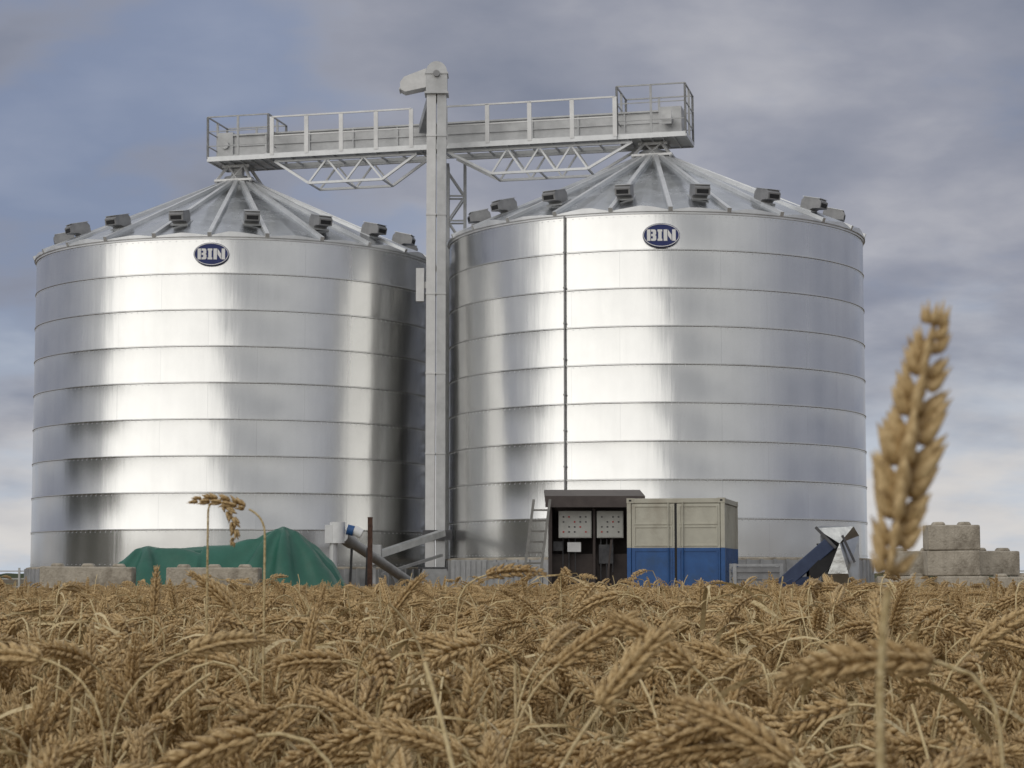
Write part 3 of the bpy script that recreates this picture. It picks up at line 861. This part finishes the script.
for i, bd in enumerate(LOB):
    st_, er_ = plant(200+i, bd, hi=False, fat=1.15, earL=0.088, neck=0.08, leaf=(1 if i in (5, 7) else 0), nsp=(0 if i == 7 else 20))
    o = bpy.data.objects.new('v%02d_far' % (NH+i), join(st_, er_, 'wheat_far', False)); src.objects.link(o)
    lo_top.append(max(v[2] for v in (er_.v or st_.v)))
NL = len(LOB)
CAMZ = 1.0
rng = random.Random(42)
HT = [(1.0, 0.82), (1.8, 0.845), (2.7, 0.885), (4.0, 0.91), (6.5, 0.915), (11, 0.90), (20, 0.845), (42, 0.75)]
def canopy(x, y):
    for (a, va), (b_, vb) in zip(HT, HT[1:]):
        if y <= b_: h = va+(vb-va)*(y-a)/(b_-a); break
    return h - 0.005 + 0.022*math.sin(x*0.9+1.3)*math.cos(y*0.5) + 0.018*math.sin(x*2.3+y*1.1)
near = []
pts, rots, scls, vars_ = [], [], [], []
def scatter(y0, y1, dens, near_lod, marg):
    n = 0
    hw0, hw1 = 0.25*y0+marg, 0.25*y1+marg
    cnt = int((hw0+hw1)*(y1-y0)*dens)
    while n < cnt:
        y = rng.uniform(y0, y1); x = rng.uniform(-hw1, hw1)
        if abs(x) > 0.25*y+marg: continue
        n += 1
        if near_lod:
            vi = rng.randrange(NH) if rng.random() < 0.8 else rng.randrange(NHE); tz = stemsM[vi][2]
        else:
            vi = NH+rng.randrange(NL); tz = lo_top[vi-NH]
        sg = 0.066 if y < 8 else 0.05
        h = canopy(x, y) - abs(rng.gauss(0, sg))*1.15 + 0.03
        q = rng.random()
        if q < (0.07 if y < 7 else 0.08): h += rng.uniform(0.015, 0.05) + (rng.uniform(0, 0.06) if y > 4 else 0)
        if y < 2.2: h = min(h, 1.0-0.09*y+0.03)
        sc = h/tz
        rot = (D2R(rng.gauss(0, 7)), D2R(rng.gauss(0, 7)), rng.uniform(0, 6.2832))
        if near_lod: near.append((y, x, rot, sc, vi, h))
        else: pts.append((x, y, 0)); rots.append(rot); scls.append(sc); vars_.append(vi)
scatter(1.25, 7.0, 320, True, 0.7)
scatter(7.0, 15, 200, False, 1.2)
scatter(15, 40, 90, False, 2.5)
def score(q):
    y, x, rot, sc, vi, h = q
    vis = abs(x) < 0.24*y and (1-h)/y < 0.086 and vi < NHE
    return y - 25*(h-canopy(x, y)) + (0 if vis else 50)
near.sort(key=score)
WG = 'wheat plants in the field'
def wheat_obj(x, y, rot, sc, sm, em, label='ripe golden wheat plant with nodding ear in the field'):
    o = top('wheat_plant', label, 'wheat', (x, y, 0), rot, sm, WG); o.scale = (sc, sc, sc)
    e = bpy.data.objects.new('ear', em); COL.objects.link(e); e.parent = o
    return o
for (y, x, rot, sc, vi, h) in near[:275]:
    wheat_obj(x, y, rot, sc, stemsM[vi][0], stemsM[vi][1])
for (y, x, rot, sc, vi, h) in near[275:]:
    pts.append((x, y, 0)); rots.append(rot); scls.append(sc); vars_.append(vi)

def special(x, y, topz, yaw, bend, label, hgt=None, earL=0.09, fat=1.2, lean=3, seed=1, roll=None, neck=0.14, tilt=(0,0), extra=8, **kw):
    hgt = hgt or topz
    st_, er_ = plant(seed, bend, hgt=hgt, earL=earL, fat=fat, lean=lean, roll=roll, neck=neck, extra=extra, **kw)
    tz = max(v[2] for v in er_.v)
    sm = st_.mesh('wheat_plant', [M['straw']]); em = er_.mesh('ear', [M['ear']])
    for q in (sm, em): q.polygons.foreach_set('use_smooth', [True]*len(q.polygons))
    o = wheat_obj(x, y, (D2R(tilt[0]), D2R(tilt[1]), D2R(yaw)), 1, sm, em, label)
    o.scale = (1, 1, topz/tz) if abs(topz/tz-1) < 0.06 else (topz/tz,)*3
    return o
st_, er_ = plant(900, 11, hgt=0.998, earL=0.114, fat=1.42, lean=-0.05, roll=D2R(64), neck=0.06, leaf=-1, nsp=30, Lk=0.92, stemr=1.25, awnk=0.7, openk=1.08, slim=0.95, fan=0.5, taper=0.4, basek=0.35)
sm = st_.mesh('wheat_plant', [M['straw']]); em = er_.mesh('ear', [M['ear']])
for q in (sm, em): q.polygons.foreach_set('use_smooth', [True]*len(q.polygons))
wheat_obj(0.1370, 0.785, (0, 0, 0), 1, sm, em, 'tall wheat ear standing upright above the rest of crop')
L0 = 'tall wheat plant with drooping ear above the crop'
special(-0.306, 2.60, 1.103, 180, 84, 'wheat plant with ear arching over above the crop', seed=11, neck=0.05, roll=1.2, fat=0.95, earL=0.078, lean=0, extra=22, awnk=0.6)
special(-0.384, 2.66, 1.092, 0, 176, 'wheat plant with ear hanging straight down on its stem', seed=12, neck=0.035, roll=1.2, fat=0.85, earL=0.062, lean=0, extra=40, awnk=0.6, nsp=16)
special(-0.33, 3.2, 1.01, 200, 50, L0, seed=14); special(-0.26, 3.3, 1.01, 10, 40, L0, seed=15)
special(-0.13, 3.1, 1.02, 0, 95, L0, seed=16, neck=0.08); special(-0.57, 3.3, 1.02, 90, 15, L0, seed=17)
special(0.335, 1.25, 0.965, 185, 105, L0, seed=18, fat=1.3, neck=0.07, earL=0.1); special(0.215, 1.18, 0.935, -10, 60, L0, seed=19, fat=1.3, neck=0.07, earL=0.1)
special(0.27, 1.30, 0.925, 160, 70, L0, seed=22)
special(-0.165, 1.45, 0.975, 10, 42, L0, seed=20, lean=12)
special(-0.33, 1.9, 0.94, 150, 100, L0, seed=21); special(-0.42, 2.0, 0.95, 30, 90, L0, seed=23)
special(0.45, 2.4, 0.985, 100, 30, L0, seed=24); special(-0.02, 2.3, 0.95, 60, 75, L0, seed=25)
for (yy, xx, rt) in ((2.0, -0.30, 20), (1.7, -0.10, -25), (2.3, 0.28, 12), (1.9, 0.42, -14), (1.6, 0.30, 22)):
    special(xx, yy, 0.97, 0 if rt > 0 else 180, 60, 'leaning wheat plant with curved ear', seed=int(yy*100), lean=abs(rt), neck=0.08)

me = bpy.data.meshes.new('wheat_crop'); me.from_pydata(pts, [], [])
a = me.attributes.new('rot', 'FLOAT_VECTOR', 'POINT'); a.data.foreach_set('vector', np.array(rots, dtype=np.float32).ravel())
a = me.attributes.new('scl', 'FLOAT', 'POINT'); a.data.foreach_set('value', np.array(scls, dtype=np.float32))
a = me.attributes.new('variant', 'INT', 'POINT'); a.data.foreach_set('value', np.array(vars_, dtype=np.int32))
wo = put('wheat_crop', me); wo['kind'] = 'stuff'; wo['label'] = 'dense ripe golden wheat crop filling the field'; wo['category'] = 'wheat'
ng = bpy.data.node_groups.new('wheat', 'GeometryNodeTree')
ng.interface.new_socket('Geometry', in_out='INPUT', socket_type='NodeSocketGeometry')
ng.interface.new_socket('Geometry', in_out='OUTPUT', socket_type='NodeSocketGeometry')
gi = ng.nodes.new('NodeGroupInput'); gout = ng.nodes.new('NodeGroupOutput')
ip = ng.nodes.new('GeometryNodeInstanceOnPoints')
ci = ng.nodes.new('GeometryNodeCollectionInfo'); ci.inputs['Collection'].default_value = src
ci.inputs['Separate Children'].default_value = True; ci.inputs['Reset Children'].default_value = True
def na(name, dt):
    n = ng.nodes.new('GeometryNodeInputNamedAttribute'); n.data_type = dt; n.inputs['Name'].default_value = name
    return [s_ for s_ in n.outputs if s_.enabled and s_.name == 'Attribute'][0]
ng.links.new(gi.outputs[0], ip.inputs['Points']); ng.links.new(ci.outputs[0], ip.inputs['Instance'])
ip.inputs['Pick Instance'].default_value = True
ng.links.new(na('variant', 'INT'), ip.inputs['Instance Index'])
e2r = ng.nodes.new('FunctionNodeEulerToRotation')
ng.links.new(na('rot', 'FLOAT_VECTOR'), e2r.inputs[0]); ng.links.new(e2r.outputs[0], ip.inputs['Rotation'])
ng.links.new(na('scl', 'FLOAT'), ip.inputs['Scale'])
ng.links.new(ip.outputs[0], gout.inputs[0])
md = wo.modifiers.new('wheat', 'NODES'); md.node_group = ng

# ------------------------------------------------------------------ light
SE, SA = 26.0, 215.0
sv = Vector((math.sin(D2R(SA))*math.cos(D2R(SE)), math.cos(D2R(SA))*math.cos(D2R(SE)), math.sin(D2R(SE))))
sun = bpy.data.lights.new('sun', 'SUN'); sun.energy = 1.1; sun.angle = D2R(70); sun.color = (1.0, 0.96, 0.89)
so = bpy.data.objects.new('sun', sun); COL.objects.link(so); so.rotation_euler = (-sv).to_track_quat('-Z', 'Y').to_euler(); so.location = (-20, -20, 40)

wd = bpy.data.worlds.new('World'); scene.world = wd; wd.use_nodes = True
nt = wd.node_tree
for n in list(nt.nodes): nt.nodes.remove(n)
out = nt.nodes.new('ShaderNodeOutputWorld'); bg = nt.nodes.new('ShaderNodeBackground'); nt.links.new(bg.outputs[0], out.inputs[0])
bg.inputs['Strength'].default_value = 0.1
sky = nt.nodes.new('ShaderNodeTexSky'); sky.sky_type = 'NISHITA'; sky.sun_disc = False
sky.sun_elevation = D2R(SE); sky.sun_rotation = D2R(SA)
tc = nt.nodes.new('ShaderNodeTexCoord'); sep = nt.nodes.new('ShaderNodeSeparateXYZ'); nt.links.new(tc.outputs['Generated'], sep.inputs[0])
def mth(op, *a):
    q = nt.nodes.new('ShaderNodeMath'); q.operation = op
    for i, x in enumerate(a):
        if isinstance(x, (int, float)): q.inputs[i].default_value = x
        else: nt.links.new(x, q.inputs[i])
    return q.outputs[0]
def mrange(v, a, b, c=0, d=1):
    q = nt.nodes.new('ShaderNodeMapRange'); q.interpolation_type = 'SMOOTHSTEP'
    nt.links.new(v, q.inputs[0]); q.inputs[1].default_value = a; q.inputs[2].default_value = b; q.inputs[3].default_value = c; q.inputs[4].default_value = d
    return q.outputs[0]
def mix(f, a, b, mode='MIX'):
    q = nt.nodes.new('ShaderNodeMix'); q.data_type = 'RGBA'; q.blend_type = mode
    if isinstance(f, (int, float)): q.inputs[0].default_value = f
    else: nt.links.new(f, q.inputs[0])
    for i, x in ((6, a), (7, b)):
        if isinstance(x, tuple): q.inputs[i].default_value = (*x, 1)
        else: nt.links.new(x, q.inputs[i])
    return q.outputs[2]
def dirdot(az, el):
    dt = nt.nodes.new('ShaderNodeVectorMath'); dt.operation = 'DOT_PRODUCT'
    nt.links.new(tc.outputs['Generated'], dt.inputs[0])
    dt.inputs[1].default_value = (math.sin(D2R(az))*math.cos(D2R(el)), math.cos(D2R(az))*math.cos(D2R(el)), math.sin(D2R(el)))
    return dt.outputs['Value']
zc = mth('ADD', mth('MAXIMUM', sep.outputs[2], 0.0), 0.28)
cv = nt.nodes.new('ShaderNodeCombineXYZ')
nt.links.new(mth('DIVIDE', sep.outputs[0], zc), cv.inputs[0]); nt.links.new(mth('DIVIDE', sep.outputs[1], zc), cv.inputs[1])
def noise(sc, det, rough, off, dist=0.0):
    mp = nt.nodes.new('ShaderNodeMapping'); mp.inputs['Location'].default_value = off; nt.links.new(cv.outputs[0], mp.inputs[0])
    q = nt.nodes.new('ShaderNodeTexNoise'); q.inputs['Scale'].default_value = sc; q.inputs['Detail'].default_value = det
    q.inputs['Roughness'].default_value = rough; q.inputs['Distortion'].default_value = dist
    nt.links.new(mp.outputs[0], q.inputs['Vector']); return q.outputs[0]
n1 = noise(4.0, 9, 0.50, (5.4, 2.9, 0), 0.05); n2 = noise(2.6, 6, 0.55, (9.2, 4.0, 2), 0.1); n3 = noise(0.45, 4, 0.5, (1, 8, 5))
cl = ramp(nt, n1, [(0.30, (0.205, 0.228, 0.295)), (0.50, (0.285, 0.300, 0.360)), (0.70, (0.42, 0.425, 0.465))])
clv = nt.nodes.new('ShaderNodeVectorMath'); clv.operation = 'SCALE'; clv.inputs['Scale'].default_value = 10.6; nt.links.new(cl, clv.inputs[0]); cl = clv.outputs[0]
blue = mix(0.15, (1.5, 2.1, 3.7), sky.outputs[0])
bm_ = mth('ADD', dirdot(-13, 10.5), mth('MULTIPLY_ADD', n1, 0.09, -0.045))
bmask = mrange(bm_, 0.986, 1.002, 0, 0.6)
bmask = mth('MAXIMUM', bmask, mrange(n2, 0.56, 0.70, 0, 0.45))
c1 = mix(bmask, cl, blue)
hz = mth('ADD', sep.outputs[2], mth('MULTIPLY_ADD', n1, -0.17, 0.085))
hcol = mix(mrange(n2, 0.40, 0.60), (6.9, 6.7, 6.5), (5.4, 5.9, 6.6))
c2 = mix(mrange(hz, 0.0, 0.15, 0.95, 0.0), c1, hcol)
c2 = mix(mrange(sep.outputs[2], 0.32, 0.7), c2, (5.4, 5.5, 5.8))
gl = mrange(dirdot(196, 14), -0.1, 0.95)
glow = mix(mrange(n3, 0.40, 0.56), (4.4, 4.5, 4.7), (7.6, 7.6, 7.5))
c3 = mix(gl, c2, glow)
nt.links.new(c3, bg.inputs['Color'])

# ------------------------------------------------------------------ camera
cam = bpy.data.cameras.new('camera'); co = bpy.data.objects.new('camera', cam); COL.objects.link(co)
cam.sensor_width = 36; cam.lens = 2100/1024*36; cam.clip_start = 0.05; cam.clip_end = 9000
co.location = (0, 0, CAMZ); co.rotation_euler = (D2R(90+5.22), 0, 0)
cam.dof.use_dof = True; cam.dof.focus_distance = 12; cam.dof.aperture_fstop = 30
scene.camera = co
scene.view_settings.view_transform = 'Standard'; scene.view_settings.look = 'None'; scene.view_settings.exposure = 0
